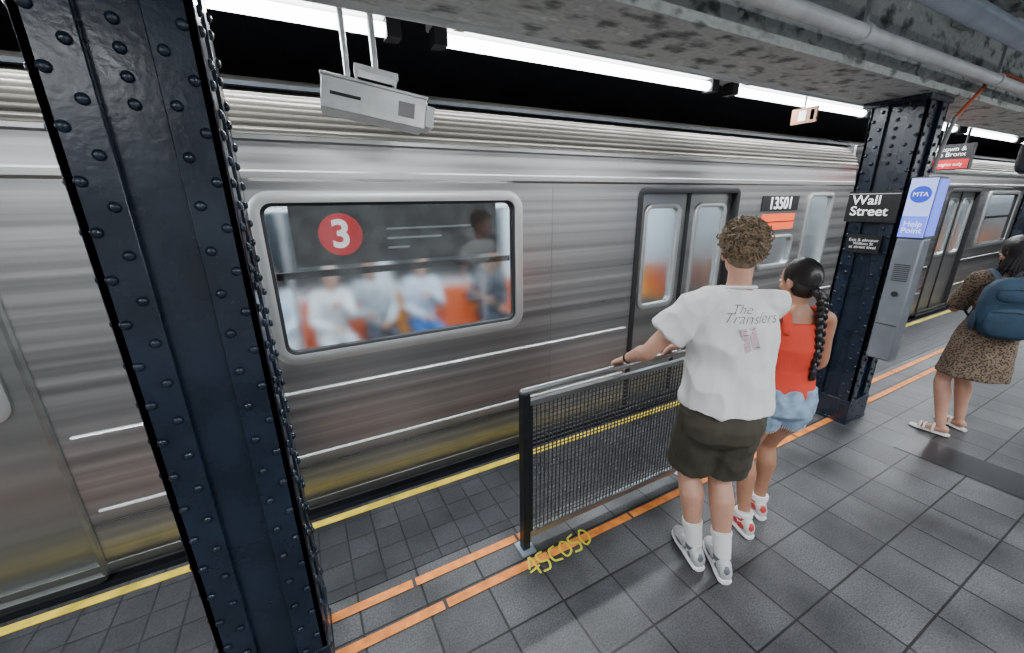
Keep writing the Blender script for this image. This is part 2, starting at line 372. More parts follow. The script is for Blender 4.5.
def car(x0,x1,wins,doors,small,seals):
    e=empty('subway_car')
    b=MB();b.box(x0,x1,T,T+.06,.0,2.06,steel);side=b.obj('side_shell',e,30)
    c=MB()
    for w in wins:prism(c,rr(w[0],w[1],1.03,1.97,.10),T-.2,T+.3,steel)
    for d in doors:prism(c,rr(d[0],d[1],-.2,1.99,.05),T-.2,T+.3,steel)
    for w in small:prism(c,rr(*w,.07),T-.2,T+.3,steel)
    boolcut(side,c.obj('cut'))
    b=MB();extr(b,roof_profile(),x0,x1,roofm,steel);b.box(x0,x1,T+.1,T+2.4,2.50,2.52,dark);b.obj('roof',e,35)
    b=MB()
    cuts=sorted([(d[0]-.07,d[1]+.07) for d in doors])
    for z in(.83,.39):
        s=x0+.05
        for d in cuts+[(x1-.05,0)]:
            if d[0]>s+.1:
                b.tube([(s,T-.002,z),(d[0],T-.002,z)],.010,bright,8,1)
            s=d[1]
    b.box(x0,x1,T-.006,T,.02,.06,steel_door)
    for d in doors:
        b.box(d[0],d[1],T-.02,T+.03,-.03,.0,steel_door)
    for xs in [w[0]-.28 for w in wins]+[w[1]+.28 for w in wins]:
        b.box(xs-.002,xs+.002,T-.002,T,.08,2.04,steel_door)
    for w in wins:ringframe(b,w[0]-.02,w[1]+.02,1.01,1.99,.12,.06,T-.016,T+.05,frame_m)
    for w in small:ringframe(b,w[0]-.02,w[1]+.02,w[2]-.02,w[3]+.02,.08,.04,T-.016,T+.05,frame_m)
    b.obj('side_trim',e,40)
    b=MB()
    for d,sm in zip(doors,seals):ringframe(b,d[0]-.02,d[1]+.02,-.05,2.02,.07,.05 if sm is rubber else .03,T-.010,T+.05,sm)
    b.obj('door_seal',e,40)
    g=MB()
    for w in wins:prism(g,rr(w[0]+.03,w[1]-.03,1.05,1.94,.07),T+.03,T+.036,glass)
    for w in small:prism(g,rr(w[0]+.01,w[1]-.01,w[2]+.01,w[3]-.01,.05),T+.03,T+.036,glass2)
    g.obj('window_glass',e)
    b=MB()
    for w in wins:
        ringframe(b,w[0]+.035,w[1]-.035,1.065,1.935,.07,.022,T+.0,T+.04,rubber)
        b.box(w[0]+.06,w[1]-.06,T+.040,T+.06,1.51,1.55,rubber)
    b.obj('window_gasket',e)
    for d in doors:
        mid=(d[0]+d[1])/2
        for k,(a,q) in enumerate(((d[0]+.012,mid-.006),(mid+.006,d[1]-.012))):
            b=MB();b.box(a,q,T+.045,T+.085,.01,1.985,steel_door);leaf=b.obj('door_leaf_%d'%(k+1),e,30)
            c=MB();prism(c,rr(a+.11,q-.11,.98,1.86,.07),T-.1,T+.3,steel_door);boolcut(leaf,c.obj('cut'))
            b=MB();ringframe(b,a+.085,q-.085,.955,1.885,.09,.04,T+.03,T+.09,frame_m)
            b.box(a-.004 if k else q-.014,a+.014 if k else q+.004,T+.035,T+.09,.01,1.985,rubber)
            b.obj('door_window_frame_%d'%(k+1),e)
            g=MB();prism(g,rr(a+.11,q-.11,.98,1.86,.06),T+.06,T+.066,glass2);g.obj('door_glass_%d'%(k+1),e)
    yb=T+2.5
    b=MB();b.box(x0,x1,T+.06,yb,-.06,.0,M('car_floor',(.12,.12,.12),.5));b.box(x0,x1,T+.07,yb,2.18,2.2,inter)
    b.box(x0,x1,yb,yb+.06,-.1,2.2,inter);b.box(x0,x1,yb-.004,yb,.0,.95,inter)
    b.box(x0,x0+.05,T+.06,yb,-.06,2.5,steel);b.box(x1-.05,x1,T+.06,yb,-.06,2.5,steel)
    b.box(x0,x1,T,T+2.55,-.55,-.06,dark)
    b.obj('interior_shell',e,30)
    b=MB()
    xx=x0+.2
    while xx+1.5<x1:
        prism(b,rr(xx,xx+1.5,1.02,1.92,.08),yb-.02,yb-.004,darkwin);ringframe(b,xx-.04,xx+1.54,.98,1.96,.1,.05,yb-.03,yb-.004,steel_door);xx+=1.85
    b.obj('far_windows',e)
    b=MB();seat_row(b,x0+.3,x1-.3);b.obj('bench_seats',e)
    b=MB();xx=x0+.8
    while xx<x1-.4:
        b.cyl((xx,T+1.55,0),(xx,T+1.55,2.18),.017,bright,10);xx+=1.9
    b.cyl((x0+.3,T+1.55,1.88),(x1-.3,T+1.55,1.88),.016,bright,10);b.cyl((x0+.3,T+.75,1.88),(x1-.3,T+.75,1.88),.016,bright,10)
    b.obj('grab_poles',e)
    b=MB();b.box(x0+.3,x1-.3,T+1.88,T+2.05,2.14,2.18,intlamp);b.box(x0+.3,x1-.3,T+.38,T+.52,2.14,2.18,intlamp);b.obj('interior_lamps',e)
    return e
c1=car(-6.6,6.0,[(-.19,1.41),(-5.2,-3.6)],[(-2.48,-1.2),(2.55,3.83)],[(4.3,4.86,1.2,1.52),(5.08,5.56,1.14,1.95)],[steel_door,rubber])
c2=car(6.25,20,[(10.75,12.35)],[(9.0,10.28),(13.2,14.5)],[(6.6,7.1,1.14,1.9)],[rubber,rubber])
b=MB();b.box(4.22,4.87,T-.008,T,1.79,1.94,blackm);b.obj('number_plate',c1,0)
text('car_number','13501',.17,(4.545,T-.011,1.862),(1,0,0),(0,0,1),wht_e,c1,bold=.002)
b=MB();b.box(4.26,4.84,T-.008,T,1.60,1.76,M('dest_orange',(.9,.12,.03),.4,emit=(1,.10,.02),es=1.0));b.box(4.26,4.84,T-.01,T,1.675,1.685,blackm);b.obj('destination_display',c1,0)
b=MB();b.box(-.02,1.30,T+.150,T+.165,1.56,1.93,M('route_sign_black',(.012,.013,.016),.2))
for i in range(3):b.box(.52,.66+.22*i,T+.147,T+.150,1.64+.06*i,1.652+.06*i,galv)
b.obj('route_sign_panel',c1,0)
b=MB();b.cyl((.245,T+.142,1.742),(.245,T+.148,1.742),.125,red,40);b.obj('route_bullet',c1)
text('route_number','3',.23,(.245,T+.139,1.739),(1,0,0),(0,0,1),wht_e,c1,bold=.005)
b=MB()
flr=M('flag_red',(.6,.03,.04),.5)
for i in range(7):b.box(8.35,8.75,T-.004,T,1.52+i*.034,1.52+(i+1)*.034,flr if i%2==0 else whitem)
b.box(8.35,8.52,T-.006,T,1.52+.119,1.758,M('flag_blue',(.02,.04,.25),.5));b.obj('flag_decal',c2,0)

# ---------------------------------------------------------------- barrier fence
b=MB();fx0,fx1,fy,fz=.90,2.22,1.585,1.0
fm=M('fence_dark_steel',(.018,.020,.023),.4,.6,var=.2,vs=20);fg=M('fence_mesh_steel',(.075,.078,.082),.42,.7);ft=M('fence_top_rail',(.27,.28,.28),.3,.85)
for xx in(fx0,fx1):
    b.box(xx-.022,xx+.022,fy-.022,fy+.022,.012,fz-.01,fm);b.box(xx-.045,xx+.045,fy-.05,fy+.05,.0005,.014,M('foot_plate',(.30,.35,.41),.4,.4))
    b.ell((xx,fy,fz-.01),(.023,0,0),(0,.023,0),(0,0,.014),fm)
b.tube([(fx0-.01,fy,fz+.005),(fx1+.01,fy,fz+.005)],.019,ft,14,1)
b.box(fx0,fx1,fy-.014,fy+.014,fz-.075,fz-.05,ft)
b.box(fx0,fx1,fy-.018,fy+.018,.09,.12,ft);b.box(fx0+.025,fx0+.042,fy-.012,fy+.012,.12,fz-.06,fm)
xx=fx0+.045
while xx<fx1-.02:
    b.cyl((xx,fy-.002,.12),(xx,fy-.002,fz-.06),.0038,fg,5);xx+=.026
zz=.14
while zz<fz-.07:
    b.cyl((fx0+.03,fy+.002,zz),(fx1-.02,fy+.002,zz),.0038,fg,5);zz+=.026
b.obj('barrier_fence')

# ---------------------------------------------------------------- graffiti
b=MB();gy=M('graffiti_yellow',(.62,.60,.04),.6)
strokes=[[(0,.5),(.3,1),(.35,.1)],[(-.05,.35),(.5,.45)],[(.95,.95),(.6,.9),(.65,.55),(.95,.45),(.85,.1),(.5,.1)],
[(1.6,.9),(1.25,.8),(1.2,.3),(1.6,.15)],[(2.0,.9),(1.75,.6),(1.85,.15),(2.2,.3),(2.2,.75),(2.0,.9)],[(2.75,.95),(2.4,.85),(2.45,.55),(2.75,.45),(2.65,.1),(2.3,.12)],
[(3.2,.95),(2.95,.6),(3.0,.15),(3.35,.3),(3.4,.75),(3.2,.95)]]
for s in strokes:
    P=[V((.85+.125*u,1.385+.13*v+.01*u,.0085)) for u,v in s]
    n0=len(b.v);b.tube(P,.0062,gy,6,5,False,1)
    for i in range(n0,len(b.v)):b.v[i].z=.0072+(b.v[i].z-.0085)*.1
b.obj('floor_graffiti',smooth=0)
b=MB();b.box(3.98,4.34,-3.4,1.02,.0005,.0035,M('painted_shadow_dark',(.022,.023,.026),.35,0,var=.3,vs=3));b.obj('floor_shadow_strip',smooth=0)  # thin dark strip laid on the floor as a painted overhead shadow

# ---------------------------------------------------------------- signs
cx=4.03
e=empty('station_name_sign');b=MB();b.box(cx-.036,cx-.018,1.385,1.715,1.73,1.96,blackm);b.box(cx-.038,cx-.035,1.39,1.71,1.938,1.943,whitem);b.obj('panel',e,0,)
text('lettering','Wall\nStreet',.098,(cx-.038,1.685,1.85),(0,-1,0),(0,0,1),wht_e,e,align='LEFT',bold=.0005)
e=empty('exit_sign');b=MB();b.box(cx-.034,cx-.018,1.44,1.66,1.49,1.63,blackm);b.obj('panel',e,0)
text('lettering','Exit & elevator\nWilliam St\nat street level',.032,(cx-.036,1.55,1.562),(0,-1,0),(0,0,1),whitem,e)
e=empty('emergency_call_box');b=MB()
stl=M('callbox_steel',(.22,.24,.27),.4,.4,var=.12)
b.box(cx-.01,cx+.13,1.205,1.362,.66,1.62,stl);b.box(cx-.02,cx+.13,1.205,1.362,1.62,2.05,stl);b.obj('housing',e,30,bevel=.012)
b=MB();hb=M('callbox_blue_lit',(.1,.15,.6),.4,emit=(.14,.20,1),es=1.2);hw=M('callbox_white_lit',(.4,.5,1),.4,emit=(.40,.50,1),es=1.1)
b.box(cx-.030,cx-.019,1.213,1.354,1.63,2.04,hw);b.box(cx-.033,cx-.029,1.213,1.354,1.63,1.78,hb)
b.box(cx-.018,cx+.12,1.197,1.206,1.64,2.03,hb)
b.cyl((cx-.030,1.283,1.93),(cx-.034,1.283,1.93),.058,M('callbox_logo',(.02,.06,.5),.4,emit=(.02,.06,.8),es=.8),24)
for i in range(9):b.box(cx-.013,cx-.009,1.235,1.33,1.30+i*.015,1.306+i*.015,rubber)
b.cyl((cx-.010,1.283,1.20),(cx-.018,1.283,1.20),.02,rubber,20);b.box(cx-.014,cx-.010,1.22,1.35,.95,.955,rubber)
b.obj('light_panel',e,0)
text('lettering','Help\nPoint',.056,(cx-.036,1.283,1.70),(0,-1,0),(0,0,1),wht_e,e)
text('logo','MTA',.042,(cx-.036,1.283,1.93),(0,-1,0),(0,0,1),wht_e,e)
e=empty('overhead_direction_sign');b=MB();b.box(6.7,6.78,1.82,2.20,2.2,2.47,blackm);b.box(6.695,6.70,1.83,2.19,2.21,2.31,red)
for yy in(1.9,2.1):b.cyl((6.74,yy,2.47),(6.74,yy,3.249),.012,rubber,8)
b.obj('panel',e,0)
text('lettering','Uptown &\nThe Bronx',.066,(6.692,2.01,2.39),(0,-1,0),(0,0,1),wht_e,e);text('lettering_red','late nights only',.045,(6.69,2.01,2.255),(0,-1,0),(0,0,1),wht_e,e)
b=MB();b.box(4.0,4.02,2.08,2.28,2.53,2.65,M('notice_orange',(.36,.16,.08),.5));b.box(3.995,4.0,2.16,2.22,2.55,2.63,whitem);b.box(4.0,4.01,2.1,2.13,2.55,2.63,blackm);b.cyl((4.01,2.19,2.65),(4.01,2.19,3.249),.008,galv,6);b.obj('hanging_notice',smooth=0)
e=empty('hanging_equipment_box');b=MB();an=math.radians(-6);ca,sa=math.cos(an),math.sin(an);A=V((ca,sa,-.16)).normalized();Bv=V((-sa,ca,0));C=V((.40,2.06,2.335));cz=Bv.cross(A)
if cz.z<0:cz=-cz
b.obox(C,A*.215,Bv*.085,cz*.062,galv);b.obox(C+cz*.066,A*.22,Bv*.09,cz*.007,galv);b.obox(C+A*.217,A*.004,Bv*.075,cz*.052,white_hood)
b.obox(C+A*.235-cz*.005,A*.02,Bv*.078,cz*.045,white_hood)
b.obj('casing',e,30,bevel=.006)
b=MB()
b.obox(C+cz*.13,A*.09,Bv*.05,UP*.012,galv);b.obox(C-A*.08+cz*.10,A*.004,Bv*.04,UP*.035,galv);b.obox(C+A*.08+cz*.10,A*.004,Bv*.04,UP*.035,galv)
b.cyl(C-A*.10+UP*.09,V(((C-A*.10).x,(C-A*.10).y,3.249)),.012,galv,8);b.cyl(C+A*.02+UP*.14,V(((C+A*.02).x,(C+A*.02).y,3.249)),.014,galv,8)
b.obox(C-Bv*.086+A*.13,A*.035,Bv*.003,cz*.03,M('vent_grey',(.3,.3,.3),.5));b.obox(C-Bv*.086-A*.12,A*.06,Bv*.003,cz*.006,rubber)
b.obj('bracket',e,30)
b=MB();b.tube([(4.30,1.31,2.45),(4.42,1.28,2.58),(4.75,1.28,2.76),(5.4,1.30,2.80),(7.5,1.30,2.80)],.012,M('orange_cable',(.60,.13,.05),.5),8);b.tube([(4.27,1.34,2.1),(4.28,1.33,2.25),(4.30,1.31,2.45)],.014,M('grey_cable',(.3,.3,.3),.5),8);b.obj('orange_cable')
b=MB();b.cyl((4.45,.935,3.249),(4.45,.935,2.24),.018,rubber,10);b.cyl((4.45,.935,2.24),(4.45,.935,2.10),.05,rubber,20);b.sph((4.45,.935,2.10),.047,darkwin,20,12);b.obj('dome_security_camera')

# ---------------------------------------------------------------- people
def ik(A,C,a,b_,pole):
    d=C-A;L=d.length;dn=d.normalized()
    if L>=a+b_-.002:return A+d*(a/(a+b_))
    x=(a*a-b_*b_+L*L)/(2*L);h=math.sqrt(max(a*a-x*x,0));p=(pole-dn*pole.dot(dn)).normalized()
    return A+dn*x+p*h
def hand(B,W,D,N,S,s,curl,m):
    D=D.normalized();N=(N-D*N.dot(D)).normalized();S=(S-D*S.dot(D)-N*S.dot(N)).normalized()
    B.loft([(W-D*.02*s,S*.025*s,N*.02*s),(W+D*.005*s,S*.029*s,N*.019*s),(W+D*.035*s,S*.038*s,N*.018*s),(W+D*.07*s,S*.043*s,N*.015*s),(W+D*.092*s,S*.041*s,N*.012*s)],m,16)
    for i,Ln in enumerate((.072,.081,.075,.058)):
        p=W+D*.086*s+S*(.0325-.0217*i)*s;P=[p];a=0
        for c,fr in zip(curl,(.42,.32,.26)):
            a+=math.radians(c+i*2);p=p+(D*math.cos(a)+N*math.sin(a)+S*(.06-.04*i))*Ln*fr*s;P.append(p)
        B.tube(P,[.0092*s,.0088*s,.0082*s,.0070*s],m,8,3)
    p=W+D*.025*s+S*.028*s;q=p+(D*.55+S*.62+N*.45).normalized()*.04*s;r_=q+(D*.75+S*.1+N*.75).normalized()*.032*s
    B.tube([W+D*.01*s+S*.01*s,p,q,r_],[.016*s,.015*s,.011*s,.0085*s],m,8,3)
def head_geo(B,c,F,L,U,s,m):
    B.ell(c+U*.02*s,L*.074*s,F*.094*s,U*.096*s,m,20,14)
    B.ell(c+F*.024*s-U*.045*s,L*.058*s,F*.066*s,U*.070*s,m,18,12)
    B.ell(c+F*.062*s-U*.096*s,L*.028*s,F*.026*s,U*.020*s,m)
    B.tube([c+F*.088*s+U*.012*s,c+F*.102*s-U*.012*s,c+F*.108*s-U*.030*s],[.007*s,.009*s,.013*s],m,8,3)
    B.ell(c+F*.083*s+U*.024*s,L*.05*s,F*.013*s,U*.010*s,m)
    for k in(-1,1):
        B.ell(c+L*.077*s*k-F*.008*s-U*.012*s,L*.011*s,F*.019*s,U*.032*s,m)
        B.ell(c+L*.04*s*k+F*.062*s-U*.03*s,L*.02*s,F*.02*s,U*.02*s,m)
def face_parts(c,F,L,U,s,par,hairm):
    B=MB()
    for k in(-1,1):
        B.ell(c+F*.083*s+L*.030*s*k+U*.002*s,L*.014*s,F*.012*s,U*.009*s,eyew);B.ell(c+F*.0935*s+L*.030*s*k+U*.002*s,L*.006*s,F*.003*s,U*.006*s,irism)
        B.tube([c+F*.093*s+L*.014*s*k+U*.028*s,c+F*.092*s+L*.03*s*k+U*.032*s,c+F*.080*s+L*.046*s*k+U*.026*s],[.0025,.003,.0015],hairm,6,3)
    B.ell(c+F*.091*s-U*.060*s,L*.023*s,F*.007*s,U*.005*s,lipm);B.ell(c+F*.090*s-U*.067*s,L*.020*s,F*.008*s,U*.006*s,lipm)
    B.obj('face_features',par)
greyac=M('shoe_grey_accent',(.14,.15,.17),.6)
def shoe(B,an,td,Ln,up,so,w=1,acc=None):
    td=V((td[0],td[1],0)).normalized();sd=V((-td.y,td.x,0));k=Ln/.29;z0=.0
    def R(t,ww,h,zb):
        c=V((an.x,an.y,0))+td*t*k;return (c+UP*(zb+h/2),sd*ww*w,UP*h/2,.8)
    B.loft([R(-.085,.018,.05,.02),R(-.078,.030,.078,.018),R(-.04,.037,.10,.018),R(.01,.038,.105,.018),R(.05,.040,.085,.018),R(.10,.046,.062,.018),R(.15,.046,.052,.018),R(.185,.036,.042,.018),R(.203,.018,.028,.02)],up,20)
    B.loft([R(-.09,.022,.026,.001),R(-.08,.034,.03,.001),R(-.03,.040,.03,.001),R(.04,.043,.028,.001),R(.11,.050,.026,.001),R(.165,.048,.024,.001),R(.195,.036,.024,.002),R(.21,.02,.02,.004)],so,20)
    if acc:
        for q in(-1,1):
            B.ell(V((an.x,an.y,.062))-td*.0*k+sd*.032*q,td*.05,sd*.008,UP*.022,acc)
            B.ell(V((an.x,an.y,.045))+td*.10*k+sd*.036*q,td*.045,sd*.012,UP*.014,acc)
        B.ell(V((an.x,an.y,.072))-td*.07*k,td*.016,sd*.024,UP*.03,acc)
    for i in range(4):
        c=V((an.x,an.y,0))+td*(.055+.022*i)*k+UP*(.098-.011*i);B.tube([c-sd*.026,c+UP*.008,c+sd*.026],.0035,whitem,6,3)
    B.tube([V((an.x,an.y,.085)),V((an.x,an.y,.110))],.044*w,acc or up,14,2,False)
MAN=[(-.14,.10,.075),(0,.150,.100),(.3,.130,.090),(.7,.155,.100),(.86,.145,.088),(.97,.09,.066),(1.08,.055,.052)]
WOM=[(-.16,.10,.075),(-.02,.150,.102),(.12,.138,.092),(.38,.104,.074),(.65,.124,.088),(.82,.128,.074),(1.0,.080,.058),(1.08,.046,.044)]
def person(name,F,pelvis,chest,head,sw,hw,wr,an,toes,sk,hairm,female=False,k=1.,arm=(.30,.27),leg=(.43,.43),vox=.006,hF=None,hU=None,top=None,bot=None,curl=None,shoes=None,kneepole=None,elbow=None,hk=1.,socks=None,drop=.035,epole=None):
    root=empty(name);F=V(F).normalized();L=V((-F.y,F.x,0));pelvis=V(pelvis);chest=V(chest);head=V(head)
    hF=V(hF).normalized() if hF else F;hU=V(hU or (0,0,1));hU=(hU-hF*hU.dot(hF)).normalized();hL=hU.cross(hF)
    B=MB();tr=WOM if female else MAN
    def ring(t,w,d,kk=1,off=0,p=.9):return (pelvis.lerp(chest,t)+F*off,L*w*k*kk,F*d*k*kk,p)
    B.loft([ring(*r) for r in tr],sk,24)
    B.tube([chest-UP*.02*k,chest+(head-chest)*.35-F*.004,head-hU*.05*k-hF*.02],[.056*k,.050*k,.052*k] if not female else [.048*k,.042*k,.044*k],sk,14)
    head_geo(B,head,hF,hL,hU,k*hk,sk)
    J={}
    for i,sd in((0,1),(1,-1)):
        sh=chest+L*sw*sd-UP*drop
        W=V(wr[i][0]);el=V(elbow[i]) if elbow and elbow[i] else ik(sh,W,arm[0]*k,arm[1]*k,V(epole[i]) if epole else -F*.5+L*sd*.6-UP*.5)
        q=k*(.84 if female else 1)
        B.tube([chest+L*sw*.45*sd-UP*.035*k,sh,sh.lerp(el,.4),el,el.lerp(W,.3),W],[.048*q,.052*q,.049*q,.039*q,.042*q,.026*q],sk,14)
        D,N=V(wr[i][1]),V(wr[i][2]);S=D.cross(N)*sd*(1)
        if len(wr[i])>3:S=V(wr[i][3])
        hand(B,W,D,N,S,k*(.93 if female else 1.02),curl[i] if curl else (18,25,20),sk)
        hp=pelvis+L*hw*sd-UP*.02;A=V(an[i]);kn=ik(hp,A,leg[0]*k,leg[1]*k,V(kneepole) if kneepole else F)
        g=k*(.95 if female else 1.04)
        cal=kn.lerp(A,.3)-F*.014
        B.tube([hp,hp.lerp(kn,.45),kn,cal,kn.lerp(A,.65),A],[.088*g,.079*g,.055*g,.061*g,.045*g,.034*g],sk,16)
        td=V((toes[i][0],toes[i][1],0)).normalized();a2=V((A.x,A.y,A.z-.03))
        B.tube([a2-td*.03,a2+td*.04-UP*.012,a2+td*.12*k-UP*.032],[.034*g,.032*g,.022*g],sk,12,3)
        J[i]=(sh,el,W,hp,kn,A,td)
    body=B.obj('body',root,None);remesh(body,vox,2)
    face_parts(head,hF,hL,hU,k*hk,root,hairm)
    if top:
        m,rg,sf,rl=top[:4];B=MB();B.loft([ring(*r) for r in rg],m,32)
        if sf>0:
            for i,sd in((0,1),(1,-1)):
                sh,el,W=J[i][:3]
                if sf<=1:
                    e1=sh.lerp(el,sf);B.tube([chest+L*sw*.4*sd-UP*.02*k,sh+UP*.002,sh.lerp(e1,.5),e1],[rl*.80,rl*.90,rl*1.0,rl*1.12],m,16,4,False)
                    B.sph(sh,rl*.89,m,14,9)
                else:B.tube([chest+L*sw*.5*sd-UP*.02*k,sh,sh.lerp(el,.5),el,W],[rl,rl,rl*.95,rl*.85,rl*.62],m,14,4,False)
        o=B.obj('top_garment',root,None);remesh(o,max(.007,vox),3)
        wrinkle(o,top[4] if len(top)>4 else .005,9,(1,1,.6),seed=len(name));J['top']=o
    if bot:
        m,rg,lf,rl=bot[:4];B=MB();B.loft([ring(*r) for r in rg],m,28)
        for i in(0,1):
            hp,kn,A=J[i][3:6]
            if lf<=1:
                e1=hp.lerp(kn,lf);B.tube([hp+UP*.03,hp.lerp(e1,.5),e1],[rl*.92,rl,rl*1.03],m,18,4,False)
            else:B.tube([hp,hp.lerp(kn,.5),kn,kn.lerp(A,.5),A+UP*.02],[rl,rl*.95,rl*.75,rl*.65,rl*.55],m,16,4,False)
        o=B.obj('bottom_garment',root,None);remesh(o,max(.007,vox),3);wrinkle(o,.006,11,(1,1,.7),seed=3)
    if socks:
        B=MB()
        for i in(0,1):
            kn,A=J[i][4:6];tp=A.lerp(kn,socks[1]);B.tube([V((A.x,A.y,.05)),A,tp],[.042*k,.040*k,.050*k],socks[0],16,4,False);B.tube([tp-UP*.03,tp],[.052*k,.053*k],socks[0],16,2,False)
        o=B.obj('socks',root,60)
    if shoes:
        B=MB()
        for i in(0,1):shoe(B,J[i][5],J[i][6],shoes[2],shoes[0],shoes[1],shoes[3] if len(shoes)>3 else 1,shoes[4] if len(shoes)>4 else None)
        B.obj('shoes',root,50)
    return root,J,(F,L,hF,hL,hU,head,body)
def nrm(v):return V(v).normalized()
def gripwrist(x,Dv,s=1.):
    D=nrm(Dv);N=V((0,0,-1));N=(N-D*N.dot(D)).normalized();rail=V((x,fy,fz+.005))
    return (rail-D*.078*s-N*.037,D,N)
def decal(objs,target,direction,off=.003):
    bm=bmesh.new();bm.from_mesh(target.data);t=BVHTree.FromBMesh(bm);bm.free()
    for o in objs:
        bm=bmesh.new();bm.from_mesh(o.data)
        bmesh.ops.triangulate(bm,faces=bm.faces);bmesh.ops.subdivide_edges(bm,edges=[e for e in bm.edges if e.calc_length()>.012],cuts=2,use_grid_fill=False)
        for v in bm.verts:
            h=t.ray_cast(v.co,direction)
            if h[0]:v.co=h[0]-direction*off
        bm.to_mesh(o.data);bm.free()

# --- man
Fm=nrm((.5,.866,0))
hairb=M('hair_brown',(.17,.118,.072),.55,var=.5,vs=30)
shirtm=M('cotton_white',(.72,.715,.70),.85,bump=.15,bs=300)
olive=M('olive_shorts',(.050,.044,.030),.85,bump=.2,bs=300)
wL=gripwrist(1.53,(-.05,.86,-.5));wR=gripwrist(1.93,(.05,.85,-.5))
shirt_r=[(.04,.206,.156),(.10,.210,.156),(.25,.198,.144),(.45,.186,.135),(.65,.192,.138),(.80,.188,.127),(.92,.152,.102),(1.01,.10,.080),(1.075,.074,.066)]
sh_r=[(-.30,.10,.08),(-.22,.175,.13),(-.1,.19,.142),(.0,.184,.138),(.10,.172,.13)]
root,J,I=person('man',Fm,(1.70,1.05,.95),(1.75,1.10,1.49),(1.775,1.125,1.69),.170,.092,[(wL[0],wL[1],wL[2],(1,0,0)),(wR[0],wR[1],wR[2],(-1,0,0))],
   [(1.685,1.08,.10),(1.75,.955,.10)],[(.42,.90),(.60,.80)],skin1,hairb,top=(shirtm,shirt_r,.62,.083,.011),bot=(olive,sh_r,.84,.115),curl=[(55,62,40)]*2,
   shoes=(M('shoe_white',(.50,.51,.51),.5,var=.2,vs=25),whitem,.275,1.0,greyac),socks=(M('sock_white',(.72,.72,.71),.9,bump=.3,bs=200),.32),hF=(.66,.74,-.08),arm=(.31,.275),leg=(.44,.43),drop=.042)
F_,L_,hF,hL,hU,hd,body=I
B=MB();c0=V((1.752,1.098,1.533));B.tube([c0+L_*math.cos(t)*.066+F_*math.sin(t)*.062+UP*(-.012*math.sin(t)) for t in [i*math.pi/8 for i in range(17)]],.008,shirtm,8,2,False);B.obj('collar',root)
B=MB();B.ell(hd+hU*.032-hF*.012,hL*.080,hF*.096,hU*.095,hairb,20,14);B.ell(hd-hF*.045-hU*.02,hL*.062,hF*.05,hU*.06,hairb,16,10)
n=0
while n<640:
    t=random.uniform(0,2*math.pi);z=random.uniform(-.62,1)
    r=math.sqrt(1-z*z);d=hL*(r*math.cos(t))+hF*(r*math.sin(t))+hU*z
    f=d.dot(hF)
    if f>.35 and z<.45:continue
    if f>-.1 and z<-.05:continue
    n+=1
    p=hd+hU*.03-hF*.012+hL*d.dot(hL)*.080+hF*f*.097+hU*z*.096
    side=random.uniform(-1,1);ax=(d+V((random.uniform(-.9,.9),random.uniform(-.9,.9),random.uniform(-.6,.8)))).normalized()
    a=ax.orthogonal().normalized();bb=ax.cross(a);R=random.uniform(.007,.013);Ln=random.uniform(.015,.036)*(1.15 if z>.2 else .7)
    P=[p+ax*Ln*i/9+(a*math.cos(i*1.15)+bb*math.sin(i*1.15))*R for i in range(10)]
    B.tube(P,[.0035]*9+[.0015],hairb,4,1,False)
B.obj('curly_hair',root)
back=-F_;R_=-L_;ink=M('print_ink',(.17,.155,.17),.8);pk=M('print_pink',(.58,.44,.47),.8);pc=V((1.75,1.10,0))+back*.35
t1=text('shirt_print_word','The',.056,pc+UP*1.455-R_*.03,R_,UP,ink,root,0,.5,bold=-.0008);t2=text('shirt_print_word_2','Transfers',.062,pc+UP*1.418+R_*.01,R_,UP,ink,root,0,.5,bold=-.0008)
B=MB()
ax=(R_*.28-UP*.96).normalized();ay=(R_*.96+UP*.28).normalized();g0=pc+UP*1.335+R_*.01
for dx in(-.026,.012):
    B.obox(g0+ay*dx,ax*.052,ay*.015,F_*.0001,pk)
    for i in range(6):B.obox(g0+ay*(dx+.004*(i%2))+ax*(-.043+.017*i)-F_*.001,ax*.0018,ay*.010,F_*.0001,ink)
o3=B.obj('shirt_print_graphic',root,0);decal([t1,t2],J['top'],F_,.002);decal([o3],J['top'],F_,.0025)
W=J[0][2];fd=(J[0][1]-W).normalized();B=MB();B.cyl(W+fd*.01,W+fd*.03,.031,rubber,18);B.obj('wristband',root)

# --- woman with braid
Fw=nrm((.5,.86,0));Lw=V((-Fw.y,Fw.x,0))
hairk=M('hair_black',(.010,.008,.007),.38,var=.3,vs=30)
redm=M('red_top',(.68,.052,.024),.75,bump=.2,bs=250);denim=M('denim_light',(.27,.38,.51),.85,bump=.4,bs=300,var=.35,vs=18)
wl=gripwrist(2.08,(-.1,.86,-.45),.93)
wr2=V((2.40,1.24,1.09))
top_r=[(.02,.154,.110),(.15,.149,.104),(.38,.128,.092),(.62,.150,.112),(.80,.152,.098),(.90,.134,.084)]
wsh=[(-.22,.10,.08),(-.14,.172,.124),(-.02,.174,.124),(.10,.160,.112),(.16,.154,.106)]
root,J,I=person('woman',Fw,(2.25,1.06,.87),(2.27,1.085,1.345),(2.285,1.115,1.505),.155,.082,[(wl[0],wl[1],wl[2],(1,0,0)),(wr2,(-.35,.9,.1),(-.4,0,-.9),(-.9,-.2,.3))],
  [(2.12,1.075,.095),(2.34,1.12,.095)],[(.35,.93),(.6,.8)],skin2,hairk,female=True,k=.95,top=(redm,top_r,0,.06,.004),bot=(denim,wsh,.36,.098),
  curl=[(55,62,40),(30,40,30)],shoes=(M('sneaker_white',(.62,.60,.59),.5,var=.2,vs=30),whitem,.25,.9,M('sneaker_red',(.6,.05,.05),.5)),socks=(whitem,.1),arm=(.29,.25),leg=(.42,.41),hF=(.25,.95,-.12))
